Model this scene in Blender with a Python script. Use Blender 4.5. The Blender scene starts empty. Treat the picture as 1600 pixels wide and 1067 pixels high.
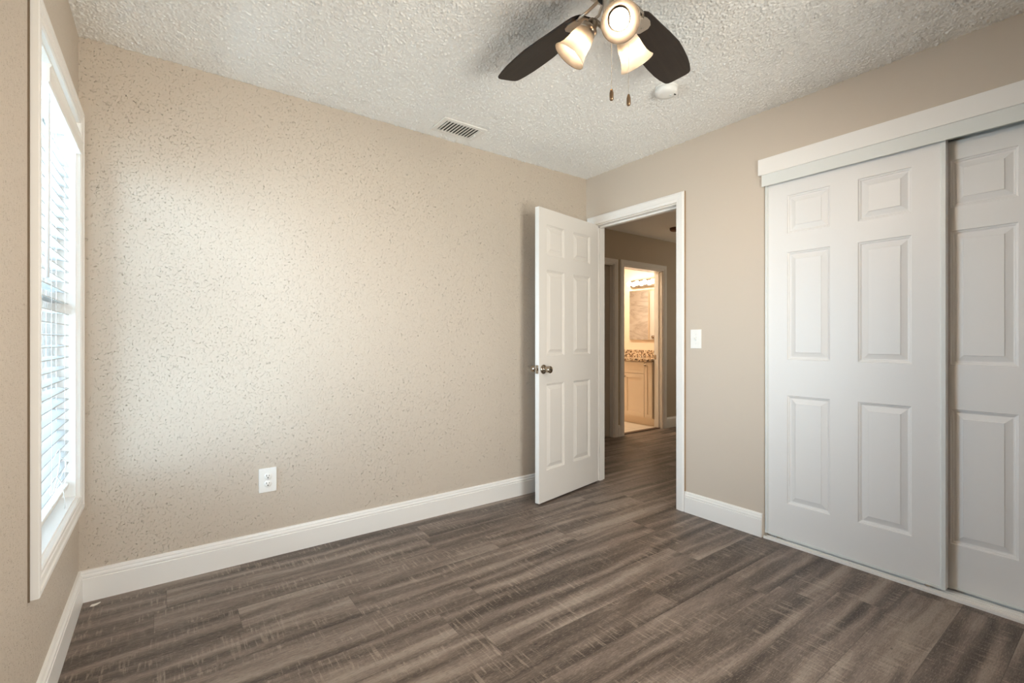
import bpy, bmesh, math, random
from mathutils import Vector, Matrix
random.seed(7)
S = bpy.context.scene
COL = S.collection
R = math.radians

# ------------------------------------------------------------------ camera
CAM_H = 1.13
F_PX = 735.6
YAW = math.atan2(1002.0, F_PX)            # view azimuth measured from +X
cam_d = bpy.data.cameras.new('camera')
cam = bpy.data.objects.new('camera', cam_d)
COL.objects.link(cam)
cam_d.sensor_fit = 'HORIZONTAL'
cam_d.sensor_width = 36.0
cam_d.lens = 36.0 * F_PX / 1600.0
cam_d.shift_y = -2.5 / 1600.0
cam_d.clip_start = 0.02
cam.location = (0, 0, CAM_H)
cam.rotation_euler = (R(90), 0, YAW - R(90))
S.camera = cam

# ------------------------------------------------------------------ view, world, daylight
S.view_settings.view_transform = 'Standard'
S.view_settings.look = 'None'
S.view_settings.gamma = 1.0
S.view_settings.use_curve_mapping = False
S.view_settings.exposure = 1.68
S.cycles.use_denoising = True
S.cycles.max_bounces = 14
S.cycles.diffuse_bounces = 8
S.cycles.transparent_max_bounces = 12
S.cycles.caustics_reflective = False
S.cycles.caustics_refractive = False
S.cycles.sample_clamp_indirect = 6.0

def srgb(r, g, b):
    def c(v):
        v /= 255.0
        return v / 12.92 if v <= 0.04045 else ((v + 0.055) / 1.055) ** 2.4
    return (c(r), c(g), c(b), 1.0)

W = bpy.data.worlds.new('overcast_sky')
S.world = W
W.use_nodes = True
wb = W.node_tree.nodes['Background']
# bright overcast sky above sunlit pale paving
_n = W.node_tree
_tc = _n.nodes.new('ShaderNodeTexCoord'); _sp = _n.nodes.new('ShaderNodeSeparateXYZ'); _rp = _n.nodes.new('ShaderNodeMapRange')
_rp.inputs['From Min'].default_value = -0.12; _rp.inputs['From Max'].default_value = 0.06
_mx = _n.nodes.new('ShaderNodeMix'); _mx.data_type = 'RGBA'
_mx.inputs[6].default_value = (1.25, 1.24, 1.20, 1); _mx.inputs[7].default_value = (0.93, 0.98, 1.03, 1)
_n.links.new(_tc.outputs['Generated'], _sp.inputs[0]); _n.links.new(_sp.outputs[2], _rp.inputs['Value'])
_n.links.new(_rp.outputs[0], _mx.inputs[0]); _n.links.new(_mx.outputs[2], wb.inputs['Color'])
wb.inputs['Strength'].default_value = 7.5

def area(name, loc, rot, sx, sy, power, color, portal=False):
    d = bpy.data.lights.new(name, 'AREA')
    d.shape = 'RECTANGLE'; d.size = sx; d.size_y = sy
    d.energy = power; d.color = color
    o = bpy.data.objects.new(name, d)
    COL.objects.link(o)
    o.location = loc; o.rotation_euler = rot
    if portal:
        d.cycles.is_portal = True
    return o

XL, XR, YB, YR, CZ = -0.305, 2.758, 2.735, -0.60, 2.44     # room faces
XH = XR + 0.112                                             # hall face of the right wall
YH = 3.70                                                   # hall wall with the bathroom door
HCZ = 2.40
RWX, RWW = 1.25, 0.78                                      # window added for fill light behind the viewpoint: centre, width
# daylight comes through the window, an added rear window and an added hall lamp
area('window_portal', (XL - 0.20, 2.265, 1.25), (0, R(-90), 0), 1.70, 0.86, 1, (1, 1, 1), True)
area('added_window_portal', (RWX, YR - 0.16, 1.15), (R(90), 0, 0), RWW, 1.80, 1, (1, 1, 1), True)
area('bathroom_added_fill', (4.75, 4.7, HCZ - 0.02), (0, 0, 0), 0.35, 0.35, 9, (1.0, 0.83, 0.62))  # added lamp without a fixture, brightens the bathroom
area('hall_added_daylight', (7.3, 2.6, 1.5), (0, R(90), 0), 1.6, 1.6, 4.2, (1.0, 0.88, 0.70))  # added lamp standing in for daylight from the unseen hall end

# ------------------------------------------------------------------ tagging
def tag(o, label=None, cat=None, group=None, kind=None):
    if label: o['label'] = label
    if cat: o['category'] = cat
    if group: o['group'] = group
    if kind: o['kind'] = kind
    return o

def empty(name, loc=(0, 0, 0), mat=None):
    o = bpy.data.objects.new(name, None)
    COL.objects.link(o)
    o.empty_display_size = 0.05
    if mat is not None:
        o.matrix_world = mat
    else:
        o.location = loc
    return o

# ------------------------------------------------------------------ mesh builder
class MB:
    def __init__(self):
        self.bm = bmesh.new()
    def vert(self, p):
        return self.bm.verts.new(p)
    def face(self, vs, smooth=False):
        try:
            f = self.bm.faces.new(vs)
            f.smooth = smooth
            return f
        except ValueError:
            return None
    def box(self, x0, x1, y0, y1, z0, z1, bev=0.0, m=None):
        vs = [self.vert((x, y, z)) for x in (x0, x1) for y in (y0, y1) for z in (z0, z1)]
        fs = [(0, 1, 3, 2), (4, 6, 7, 5), (0, 4, 5, 1), (2, 3, 7, 6), (0, 2, 6, 4), (1, 5, 7, 3)]
        faces = [self.face([vs[i] for i in f]) for f in fs]
        if bev > 0:
            es = list({e for f in faces for e in f.edges})
            r = bmesh.ops.bevel(self.bm, geom=es, offset=bev, segments=2, profile=0.5, affect='EDGES')
            vs = list({v for f in r['faces'] for v in f.verts} | {v for v in vs if v.is_valid})
        if m is not None:
            bmesh.ops.transform(self.bm, matrix=m, verts=[v for v in vs if v.is_valid])
        return self
    def lathe(self, prof, m=None, n=32, smooth=True):
        """prof: list of (radius, height); turned about local Z"""
        m = m or Matrix.Identity(4)
        rings = []
        for r, z in prof:
            if r < 1e-6:
                rings.append([self.vert(m @ Vector((0, 0, z)))])
            else:
                rings.append([self.vert(m @ Vector((r * math.cos(2 * math.pi * i / n), r * math.sin(2 * math.pi * i / n), z))) for i in range(n)])
        for a, b in zip(rings[:-1], rings[1:]):
            for i in range(n):
                j = (i + 1) % n
                if len(a) == 1 and len(b) == 1:
                    continue
                if len(a) == 1:
                    self.face([a[0], b[j], b[i]], smooth)
                elif len(b) == 1:
                    self.face([a[i], a[j], b[0]], smooth)
                else:
                    self.face([a[i], a[j], b[j], b[i]], smooth)
        return self
    def tube(self, pts, rad, n=10, cap=True, smooth=True):
        pts = [Vector(p) for p in pts]
        rads = rad if isinstance(rad, (list, tuple)) else [rad] * len(pts)
        rings = []
        up = None
        for i, p in enumerate(pts):
            t = (pts[min(i + 1, len(pts) - 1)] - pts[max(i - 1, 0)]).normalized()
            if up is None:
                up = Vector((0, 0, 1)) if abs(t.z) < 0.9 else Vector((1, 0, 0))
            a = t.cross(up).normalized()
            b = t.cross(a).normalized()
            up = -b if (-b).dot(up) > 0 else b
            rings.append([self.vert(p + rads[i] * (math.cos(2 * math.pi * k / n) * a + math.sin(2 * math.pi * k / n) * b)) for k in range(n)])
        for r0, r1 in zip(rings[:-1], rings[1:]):
            for k in range(n):
                self.face([r0[k], r0[(k + 1) % n], r1[(k + 1) % n], r1[k]], smooth)
        if cap:
            self.face(list(reversed(rings[0]))); self.face(rings[-1])
        return self
    def extrude(self, prof, p0, p1, u, v):
        """polygon prof (a,b) in the plane u,v swept from p0 to p1"""
        p0, p1, u, v = map(Vector, (p0, p1, u, v))
        A = [self.vert(p0 + a * u + b * v) for a, b in prof]
        B = [self.vert(p1 + a * u + b * v) for a, b in prof]
        n = len(prof)
        for i in range(n):
            j = (i + 1) % n
            self.face([A[i], A[j], B[j], B[i]])
        self.face(list(reversed(A))); self.face(B)
        return self
    def mitred(self, corners, prof, fmap, closed=False):
        """casing: corners (a,z) along the inner edge (opening on the left-hand... any side), with outward mitre vectors"""
        secs = []
        for (a, z), (ma, mz) in corners:
            secs.append([self.vert(fmap(a + ma * u, z + mz * u, t)) for u, t in prof])
        n = len(prof)
        pairs = list(zip(secs[:-1], secs[1:]))
        if closed:
            pairs.append((secs[-1], secs[0]))
        for s0, s1 in pairs:
            for i in range(n):
                j = (i + 1) % n
                self.face([s0[i], s0[j], s1[j], s1[i]])
        if not closed:
            self.face(list(reversed(secs[0]))); self.face(secs[-1])
        return self
    def build(self, name, mat, parent=None, bevel=0.0, weighted=False):
        bm = self.bm
        bmesh.ops.recalc_face_normals(bm, faces=bm.faces[:])
        me = bpy.data.meshes.new(name)
        bm.to_mesh(me); bm.free()
        o = bpy.data.objects.new(name, me)
        me.materials.append(mat)
        COL.objects.link(o)
        if parent is not None:
            o.parent = parent
        if bevel > 0:
            md = o.modifiers.new('edge', 'BEVEL')
            md.width = bevel; md.segments = 2; md.limit_method = 'ANGLE'; md.angle_limit = R(40)
        return o

# ------------------------------------------------------------------ materials
def new_mat(name):
    m = bpy.data.materials.new(name)
    m.use_nodes = True
    nt = m.node_tree
    return m, nt, nt.nodes['Principled BSDF']

def plain(name, col, rough=0.5, metal=0.0, spec=None, bump=None, emit=None):
    m, nt, p = new_mat(name)
    p.inputs['Base Color'].default_value = col
    p.inputs['Roughness'].default_value = rough
    p.inputs['Metallic'].default_value = metal
    if spec is not None:
        p.inputs['Specular IOR Level'].default_value = spec
    if bump:
        sc, st, dist = bump
        tc = nt.nodes.new('ShaderNodeTexCoord')
        nz = nt.nodes.new('ShaderNodeTexNoise'); nz.inputs['Scale'].default_value = sc
        nz.inputs['Detail'].default_value = 3
        b = nt.nodes.new('ShaderNodeBump'); b.inputs['Strength'].default_value = st; b.inputs['Distance'].default_value = dist
        nt.links.new(tc.outputs['Object'], nz.inputs['Vector'])
        nt.links.new(nz.outputs['Fac'], b.inputs['Height'])
        nt.links.new(b.outputs['Normal'], p.inputs['Normal'])
    if emit:
        p.inputs['Emission Color'].default_value = emit[0]
        p.inputs['Emission Strength'].default_value = emit[1]
    return m

class NT:
    """tiny node helper"""
    def __init__(s, nt): s.nt = nt; s.L = nt.links.new
    def n(s, t, **kw):
        x = s.nt.nodes.new(t)
        for k, v in kw.items(): setattr(x, k, v)
        return x
    def val(s, sock, v):
        if hasattr(v, 'is_linked') or isinstance(v, bpy.types.NodeSocket): s.L(v, sock)
        else: sock.default_value = v
    def math(s, op, a, b=None, c=None, clamp=False):
        x = s.n('ShaderNodeMath', operation=op); x.use_clamp = clamp
        for i, v in enumerate((a, b, c)):
            if v is not None: s.val(x.inputs[i], v)
        return x.outputs[0]
    def comb(s, a, b, c=0.0):
        x = s.n('ShaderNodeCombineXYZ')
        for i, v in enumerate((a, b, c)): s.val(x.inputs[i], v)
        return x.outputs[0]
    def noise(s, vec, scale, detail=2.0, rough=0.5, dist=0.0):
        x = s.n('ShaderNodeTexNoise')
        s.L(vec, x.inputs['Vector'])
        x.inputs['Scale'].default_value = scale; x.inputs['Detail'].default_value = detail
        x.inputs['Roughness'].default_value = rough; x.inputs['Distortion'].default_value = dist
        return x.outputs['Fac']
    def ramp(s, fac, stops):
        x = s.n('ShaderNodeValToRGB')
        e = x.color_ramp.elements
        while len(e) < len(stops): e.new(0.5)
        for el, (p, c) in zip(e, stops):
            el.position = p; el.color = c if len(c) == 4 else (*c, 1)
        s.L(fac, x.inputs['Fac'])
        return x.outputs['Color']
    def mix(s, fac, a, b, blend='MIX'):
        x = s.n('ShaderNodeMix', data_type='RGBA', blend_type=blend)
        s.val(x.inputs[0], fac); s.val(x.inputs[6], a); s.val(x.inputs[7], b)
        return x.outputs[2]
    def bump(s, h, strength, dist, normal=None):
        x = s.n('ShaderNodeBump')
        x.inputs['Strength'].default_value = strength; x.inputs['Distance'].default_value = dist
        s.L(h, x.inputs['Height'])
        if normal is not None: s.L(normal, x.inputs['Normal'])
        return x.outputs['Normal']

def g(v): return (v, v, v, 1)

def make_wall_paint(name, col, texture):
    m, nt, p = new_mat(name)
    N = NT(nt)
    tc = N.n('ShaderNodeTexCoord').outputs['Object']
    p.inputs['Roughness'].default_value = 0.55
    p.inputs['Specular IOR Level'].default_value = 0.3
    p.inputs['Base Color'].default_value = col
    fine = N.noise(tc, 55, 3, 0.55)
    nrm = N.bump(fine, 0.6 * texture, 0.0035)
    if texture > 0.5:
        sp = N.noise(tc, 92, 2, 0.5, 0.3)
        cl = N.noise(tc, 2.2, 2, 0.5)
        s2 = N.math('ADD', sp, N.math('MULTIPLY', cl, 0.145))
        sm = N.ramp(N.noise(tc, 150, 1, 0.5, 0.2), [(0.64, g(0)), (0.72, g(1))])
        nrm = N.bump(sm, 0.8, 0.0022, nrm)
        bl = N.ramp(s2, [(0.760, g(0)), (0.795, g(1))])
        nrm = N.bump(bl, 1.0, 0.0075, nrm)
    nt.links.new(nrm, p.inputs['Normal'])
    return m

def make_popcorn(name, col):
    m, nt, p = new_mat(name)
    N = NT(nt)
    tc = N.n('ShaderNodeTexCoord').outputs['Object']
    p.inputs['Roughness'].default_value = 0.9
    p.inputs['Specular IOR Level'].default_value = 0.1
    p.inputs['Base Color'].default_value = col
    v = N.n('ShaderNodeTexVoronoi'); v.inputs['Scale'].default_value = 75
    v.inputs['Randomness'].default_value = 1.0
    N.L(tc, v.inputs['Vector'])
    d = N.ramp(v.outputs['Distance'], [(0.05, g(1)), (0.55, g(0))])
    nz = N.noise(tc, 140, 3, 0.6)
    hgt = N.math('ADD', N.math('MULTIPLY', d, 0.7), nz)
    N.L(N.bump(hgt, 0.3, 0.003), p.inputs['Normal'])
    return m

def make_vinyl(name):
    m, nt, p = new_mat(name)
    N = NT(nt)
    tc = N.n('ShaderNodeTexCoord').outputs['Object']
    sx = N.n('ShaderNodeSeparateXYZ'); N.L(tc, sx.inputs[0])
    X, Y = sx.outputs[0], sx.outputs[1]
    PW, PL = 0.18, 1.22
    yr = N.math('DIVIDE', N.math('SUBTRACT', Y, 1.558), PW)
    row = N.math('FLOOR', yr)
    wn = N.n('ShaderNodeTexWhiteNoise', noise_dimensions='1D'); N.L(row, wn.inputs['W'])
    xo = N.math('ADD', N.math('DIVIDE', X, PL), N.math('MULTIPLY', wn.outputs['Value'], 7.31))
    colr = N.math('FLOOR', xo)
    wid = N.n('ShaderNodeTexWhiteNoise', noise_dimensions='2D'); N.L(N.comb(row, colr), wid.inputs['Vector'])
    rnd = wid.outputs['Value']
    off = N.math('MULTIPLY', rnd, 37.0)
    off2 = N.math('MULTIPLY', rnd, 91.0)
    Xo = N.math('ADD', X, off); Yo = N.math('ADD', Y, off2)
    # broad dark and pale bands running along each plank
    warp = N.noise(N.comb(N.math('MULTIPLY', Xo, 1.2), N.math('MULTIPLY', Yo, 4.0)), 1.0, 2)
    band = N.noise(N.comb(N.math('MULTIPLY', Xo, 0.75), N.math('ADD', N.math('MULTIPLY', Yo, 15.0), N.math('MULTIPLY', warp, 1.6))), 1.0, 2.0, 0.45)
    grain = N.noise(N.comb(N.math('MULTIPLY', Xo, 7.0), N.math('MULTIPLY', Yo, 140.0)), 1.0, 4.0, 0.65)
    patch = N.noise(N.comb(N.math('MULTIPLY', Xo, 4.0), N.math('MULTIPLY', Yo, 14.0)), 1.0, 3.0, 0.6)
    t = N.math('ADD', N.math('MULTIPLY', band, 0.95), N.math('MULTIPLY', grain, 0.25))
    t = N.math('ADD', t, N.math('MULTIPLY', patch, 0.30))
    t = N.math('ADD', t, N.math('MULTIPLY', N.math('SUBTRACT', rnd, 0.5), 0.10))
    base = N.ramp(t, [(0.56, srgb(64, 54, 48)), (0.70, srgb(94, 82, 74)), (0.82, srgb(123, 109, 100)), (0.95, srgb(150, 137, 126))])
    # saw marks across the planks, in patches
    saw = N.noise(N.comb(N.math('MULTIPLY', Xo, 95.0), N.math('MULTIPLY', Yo, 9.0)), 1.0, 2.0, 0.6, 0.4)
    sawm = N.noise(N.comb(N.math('MULTIPLY', Xo, 3.0), N.math('MULTIPLY', Yo, 9.0)), 1.0, 2.0)
    sawf = N.math('MULTIPLY', N.ramp(saw, [(0.54, g(0)), (0.64, g(1))]), N.ramp(sawm, [(0.44, g(0)), (0.58, g(1))]))
    c1 = N.mix(N.math('MULTIPLY', sawf, 0.42), base, srgb(178, 163, 148))
    sawd = N.math('MULTIPLY', N.ramp(saw, [(0.30, g(1)), (0.42, g(0))]), N.ramp(sawm, [(0.48, g(0)), (0.64, g(1))]))
    c1 = N.mix(N.math('MULTIPLY', sawd, 0.35), c1, srgb(62, 50, 43))
    # curling grain lines and worn streaks
    curl = N.noise(N.comb(N.math('MULTIPLY', Xo, 5.0), N.math('MULTIPLY', Yo, 22.0)), 1.0, 3.0, 0.6, 1.2)
    lines = N.math('ABSOLUTE', N.math('SUBTRACT', N.math('FRACT', N.math('MULTIPLY', curl, 9.0)), 0.5))
    lf = N.math('MULTIPLY', N.ramp(lines, [(0.0, g(1)), (0.10, g(0))]), N.ramp(patch, [(0.5, g(0)), (0.66, g(1))]))
    c1 = N.mix(N.math('MULTIPLY', lf, 0.32), c1, srgb(182, 168, 152))
    # fine flecks
    fl = N.noise(N.comb(N.math('MULTIPLY', Xo, 45.0), N.math('MULTIPLY', Yo, 260.0)), 1.0, 3.0, 0.7)
    c1 = N.mix(N.math('MULTIPLY', N.ramp(fl, [(0.53, g(0)), (0.66, g(1))]), 0.35), c1, srgb(176, 162, 148))
    c1 = N.mix(N.math('MULTIPLY', N.ramp(fl, [(0.34, g(1)), (0.46, g(0))]), 0.40), c1, srgb(62, 51, 45))
    # small dark knots
    v = N.n('ShaderNodeTexVoronoi'); v.inputs['Scale'].default_value = 1.0
    N.L(N.comb(N.math('MULTIPLY', Xo, 4.0), N.math('MULTIPLY', Yo, 8.0)), v.inputs['Vector'])
    kn = N.ramp(v.outputs['Distance'], [(0.020, g(1)), (0.045, g(0))])
    c1 = N.mix(N.math('MULTIPLY', kn, 0.75), c1, srgb(38, 30, 26))
    # seams
    fy = N.math('FRACT', yr); fx = N.math('FRACT', xo)
    ey = N.math('MINIMUM', fy, N.math('SUBTRACT', 1.0, fy))
    ex = N.math('MINIMUM', fx, N.math('SUBTRACT', 1.0, fx))
    sy = N.ramp(N.math('MULTIPLY', ey, PW * 400), [(0.15, g(1)), (0.5, g(0))])
    sxr = N.ramp(N.math('MULTIPLY', ex, PL * 400), [(0.15, g(1)), (0.5, g(0))])
    seam = N.math('MAXIMUM', sy, sxr)
    c1 = N.mix(N.math('MULTIPLY', seam, 0.5), c1, srgb(48, 40, 35))
    N.L(c1, p.inputs['Base Color'])
    p.inputs['Roughness'].default_value = 0.46
    p.inputs['Specular IOR Level'].default_value = 0.42
    h = N.math('SUBTRACT', N.math('ADD', N.math('MULTIPLY', grain, 0.6), N.math('MULTIPLY', sawf, 0.3)), N.math('MULTIPLY', seam, 1.0))
    N.L(N.bump(h, 0.25, 0.0012), p.inputs['Normal'])
    return m

def make_granite(name):
    m, nt, p = new_mat(name)
    N = NT(nt)
    tc = N.n('ShaderNodeTexCoord').outputs['Object']
    v = N.n('ShaderNodeTexVoronoi'); v.inputs['Scale'].default_value = 70
    N.L(tc, v.inputs['Vector'])
    sep = N.n('ShaderNodeSeparateColor'); N.L(v.outputs['Color'], sep.inputs[0])
    nz = N.noise(tc, 14, 3)
    t = N.math('ADD', N.math('MULTIPLY', sep.outputs[0], 0.75), N.math('MULTIPLY', nz, 0.35))
    c = N.ramp(t, [(0.15, srgb(40, 30, 26)), (0.38, srgb(104, 74, 52)), (0.55, srgb(196, 168, 134)), (0.85, srgb(228, 212, 188))])
    N.L(c, p.inputs['Base Color'])
    p.inputs['Roughness'].default_value = 0.15
    return m

def make_marble(name):
    m, nt, p = new_mat(name)
    N = NT(nt)
    tc = N.n('ShaderNodeTexCoord').outputs['Object']
    mp = N.n('ShaderNodeMapping'); mp.inputs['Rotation'].default_value = (R(28), 0, 0); mp.inputs['Scale'].default_value = (0.8, 0.8, 2.6)
    N.L(tc, mp.inputs['Vector'])
    nz = N.noise(mp.outputs[0], 1.3, 5, 0.6, 1.5)
    c = N.ramp(nz, [(0.40, srgb(232, 229, 226)), (0.49, srgb(214, 209, 204)), (0.52, srgb(200, 194, 189)), (0.55, srgb(224, 220, 216)), (0.75, srgb(228, 224, 220))])
    N.L(c, p.inputs['Base Color'])
    p.inputs['Roughness'].default_value = 0.25
    return m

def make_cased_glass(name, c0, c1, diffuse, wd):
    m, nt, p = new_mat(name)
    N = NT(nt)
    out = [n for n in nt.nodes if n.type == 'OUTPUT_MATERIAL'][0]
    nt.nodes.remove(p)
    tc = N.n('ShaderNodeTexCoord').outputs['Object']
    nz = N.noise(tc, 28, 3, 0.6, 0.8)
    col = N.ramp(nz, [(0.35, c0), (0.65, c1)])
    tr = N.n('ShaderNodeBsdfTranslucent'); N.L(col, tr.inputs['Color'])
    df = N.n('ShaderNodeBsdfDiffuse'); df.inputs['Color'].default_value = diffuse
    gl = N.n('ShaderNodeBsdfGlossy'); gl.inputs['Roughness'].default_value = 0.2
    m1 = N.n('ShaderNodeMixShader'); m1.inputs[0].default_value = wd
    N.L(tr.outputs[0], m1.inputs[1]); N.L(df.outputs[0], m1.inputs[2])
    m3 = N.n('ShaderNodeMixShader'); m3.inputs[0].default_value = 0.04 if wd > 0.2 else 0.0
    N.L(m1.outputs[0], m3.inputs[1]); N.L(gl.outputs[0], m3.inputs[2])
    N.L(m3.outputs[0], out.inputs['Surface'])
    return m

def make_window_glass(name, tint=(0.97, 0.985, 0.98, 1)):
    m, nt, p = new_mat(name)
    N = NT(nt)
    out = [n for n in nt.nodes if n.type == 'OUTPUT_MATERIAL'][0]
    nt.nodes.remove(p)
    tp = N.n('ShaderNodeBsdfTransparent'); tp.inputs['Color'].default_value = tint
    gl = N.n('ShaderNodeBsdfGlossy'); gl.inputs['Roughness'].default_value = 0.02
    fr = N.n('ShaderNodeFresnel'); fr.inputs['IOR'].default_value = 1.45
    mx = N.n('ShaderNodeMixShader')
    N.L(fr.outputs[0], mx.inputs[0]); N.L(tp.outputs[0], mx.inputs[1]); N.L(gl.outputs[0], mx.inputs[2])
    N.L(mx.outputs[0], out.inputs['Surface'])
    return m

def make_slat_mat(name):
    m, nt, p = new_mat(name)
    N = NT(nt)
    out = [n for n in nt.nodes if n.type == 'OUTPUT_MATERIAL'][0]
    p.inputs['Base Color'].default_value = srgb(205, 208, 209)
    p.inputs['Roughness'].default_value = 0.4
    tr = N.n('ShaderNodeBsdfTranslucent'); tr.inputs['Color'].default_value = srgb(240, 243, 244)
    mx = N.n('ShaderNodeMixShader'); mx.inputs[0].default_value = 0.05
    N.L(p.outputs[0], mx.inputs[1]); N.L(tr.outputs[0], mx.inputs[2]); N.L(mx.outputs[0], out.inputs['Surface'])
    return m

def make_wood_blade(name):
    m, nt, p = new_mat(name)
    N = NT(nt)
    tc = N.n('ShaderNodeTexCoord').outputs['Object']
    mp = N.n('ShaderNodeMapping'); mp.inputs['Scale'].default_value = (2, 40, 20)
    N.L(tc, mp.inputs['Vector'])
    nz = N.noise(mp.outputs[0], 2.0, 3)
    c = N.ramp(nz, [(0.3, srgb(36, 28, 24)), (0.7, srgb(46, 37, 31))])
    N.L(c, p.inputs['Base Color'])
    p.inputs['Roughness'].default_value = 0.42
    p.inputs['Specular IOR Level'].default_value = 0.3
    return m

def make_tile(name):
    m, nt, p = new_mat(name)
    N = NT(nt)
    tc = N.n('ShaderNodeTexCoord').outputs['Object']
    b = N.n('ShaderNodeTexBrick'); b.offset = 0.5
    b.inputs['Scale'].default_value = 1.0
    b.inputs['Brick Width'].default_value = 0.6; b.inputs['Row Height'].default_value = 0.3
    b.inputs['Mortar Size'].default_value = 0.004
    b.inputs['Color1'].default_value = srgb(226, 218, 205); b.inputs['Color2'].default_value = srgb(219, 210, 196)
    b.inputs['Mortar'].default_value = srgb(190, 180, 166)
    N.L(tc, b.inputs['Vector'])
    N.L(b.outputs['Color'], p.inputs['Base Color'])
    p.inputs['Roughness'].default_value = 0.3
    return m

PAINT = srgb(204, 192, 178)
M = {
    'wall_tex': make_wall_paint('textured beige paint', PAINT, 1.0),
    'wall_smooth': make_wall_paint('smooth beige paint', PAINT, 0.25),
    'hall_paint': make_wall_paint('hall greige paint', srgb(196, 184, 166), 0.25),
    'bath_paint': make_wall_paint('bathroom cream paint', srgb(236, 220, 198), 0.25),
    'popcorn': make_popcorn('popcorn ceiling', srgb(250, 249, 246)),
    'vinyl': make_vinyl('grey brown vinyl plank'),
    'trim': plain('white gloss trim', srgb(240, 238, 235), 0.35),
    'door': plain('white door paint', srgb(233, 230, 226), 0.42, bump=(90, 0.06, 0.001)),
    'closet': plain('white closet door paint', srgb(231, 230, 229), 0.42, bump=(90, 0.06, 0.001)),
    'metal_white': plain('white enamelled metal', srgb(224, 227, 225), 0.35),
    'dark': plain('dark gap', srgb(28, 27, 26), 0.8),
    'nickel': plain('brushed nickel', srgb(190, 180, 168), 0.28, 1.0),
    'satin': plain('satin nickel knob', srgb(170, 158, 142), 0.2, 1.0),
    'chain': plain('nickel bead chain', srgb(200, 190, 176), 0.3, 1.0),
    'fob': plain('bronze pull fob', srgb(146, 120, 94), 0.3, 0.8),
    'blade': make_wood_blade('espresso blade'),
    'frost': make_cased_glass('cream cased glass', (0.42, 0.36, 0.28, 1), (0.34, 0.28, 0.20, 1), (0.86, 0.76, 0.63, 1), 0.5),
    'frost_inner': make_cased_glass('inner glass layer', (0.13, 0.125, 0.12, 1), (0.12, 0.115, 0.11, 1), (0.30, 0.26, 0.21, 1), 0.03),
    'plastic': plain('white plastic', srgb(243, 242, 239), 0.3),
    'plastic_grey': plain('slot black', srgb(40, 38, 36), 0.5),
    'vent': plain('white vent metal', srgb(238, 236, 232), 0.4),
    'slat': make_slat_mat('white blind slat'),
    'cord': plain('white cord', srgb(244, 245, 245), 0.7),
    'wand': plain('pale grey wand', srgb(236, 240, 244), 0.35),
    'vinylframe': plain('white window vinyl', srgb(240, 242, 242), 0.35),
    'glass': make_window_glass('window glass', (0.74, 0.86, 0.94, 1)),
    'glass_warm_fill': make_window_glass('warm fill glass', (0.83, 0.82, 0.785, 1)),  # tint warms the light of the added rear window
    'granite': make_granite('speckled granite'),
    'marble': make_marble('veined marble tile'),
    'cabinet': plain('white shaker cabinet', srgb(236, 220, 198), 0.4),
    'mirror': plain('mirror', (0.92, 0.92, 0.92, 1), 0.02, 1.0),
    'chrome': plain('polished chrome', srgb(214, 210, 204), 0.1, 1.0),
    'tile': make_tile('pale floor tile'),
    'wood_strip': plain('brown threshold', srgb(96, 74, 58), 0.5),
    'brown': plain('brown ceiling fitting', srgb(112, 74, 52), 0.6),
    'bulb': plain('lit bulb', (1, 1, 1, 1), 0.3, emit=((1.0, 0.80, 0.61, 1), 250.0)),
    'bulb_body': plain('bulb collar', srgb(200, 192, 180), 0.5),
    'bath_bulb': plain('lit vanity bulb', (1, 1, 1, 1), 0.3, emit=((1.0, 0.82, 0.62, 1), 8.0)),
    'caulk': plain('dark old caulk', srgb(120, 104, 86), 0.8),
    'raw_edge': plain('unpainted casing edge', srgb(168, 142, 112), 0.7),
    'chip': plain('white paint chip', srgb(236, 232, 224), 0.7),
    'slab_grey': plain('grey hall door', srgb(190, 184, 176), 0.5),
}

# ------------------------------------------------------------------ room shell
def wall(name, axis, c0, c1, a0, a1, z0, z1, holes, mat, label):
    """wall slab between c0 and c1 on `axis`, spanning a0..a1, with rectangular holes (a,b,zlo,zhi)"""
    As = sorted({a0, a1, *[v for h in holes for v in h[:2]]})
    Zs = sorted({z0, z1, *[v for h in holes for v in h[2:]]})
    mb = MB()
    def P(a, z, c):
        return (c, a, z) if axis == 'x' else (a, c, z)
    cache = {}
    def V(a, z, c):
        k = (a, z, c)
        if k not in cache: cache[k] = mb.vert(P(a, z, c))
        return cache[k]
    def solid(i, j):
        if i < 0 or j < 0 or i >= len(As) - 1 or j >= len(Zs) - 1: return False
        am, zm = (As[i] + As[i + 1]) / 2, (Zs[j] + Zs[j + 1]) / 2
        return not any(h[0] < am < h[1] and h[2] < zm < h[3] for h in holes)
    for i in range(len(As) - 1):
        for j in range(len(Zs) - 1):
            if not solid(i, j): continue
            a, b, z, w = As[i], As[i + 1], Zs[j], Zs[j + 1]
            for c in (c0, c1):
                mb.face([V(a, z, c), V(b, z, c), V(b, w, c), V(a, w, c)])
            if not solid(i - 1, j): mb.face([V(a, z, c0), V(a, w, c0), V(a, w, c1), V(a, z, c1)])
            if not solid(i + 1, j): mb.face([V(b, z, c0), V(b, w, c0), V(b, w, c1), V(b, z, c1)])
            if not solid(i, j - 1): mb.face([V(a, z, c0), V(b, z, c0), V(b, z, c1), V(a, z, c1)])
            if not solid(i, j + 1): mb.face([V(a, w, c0), V(b, w, c0), V(b, w, c1), V(a, w, c1)])
    o = mb.build(name, mat)
    return tag(o, label, 'wall', kind='structure')

DO0, DO1, DOZ = 1.888, 2.645, 2.045          # bedroom door opening
CL0, CL1, CLZ = -0.145, 1.320, 2.075         # closet opening
WN0, WN1, WNZ0, WNZ1 = 1.880, 2.652, 0.475, 2.035
BD0, BD1, BDZ = 4.352, 5.095, 2.005           # bathroom door opening
LD0, LD1 = 3.44, 4.18                        # other hall door

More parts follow.
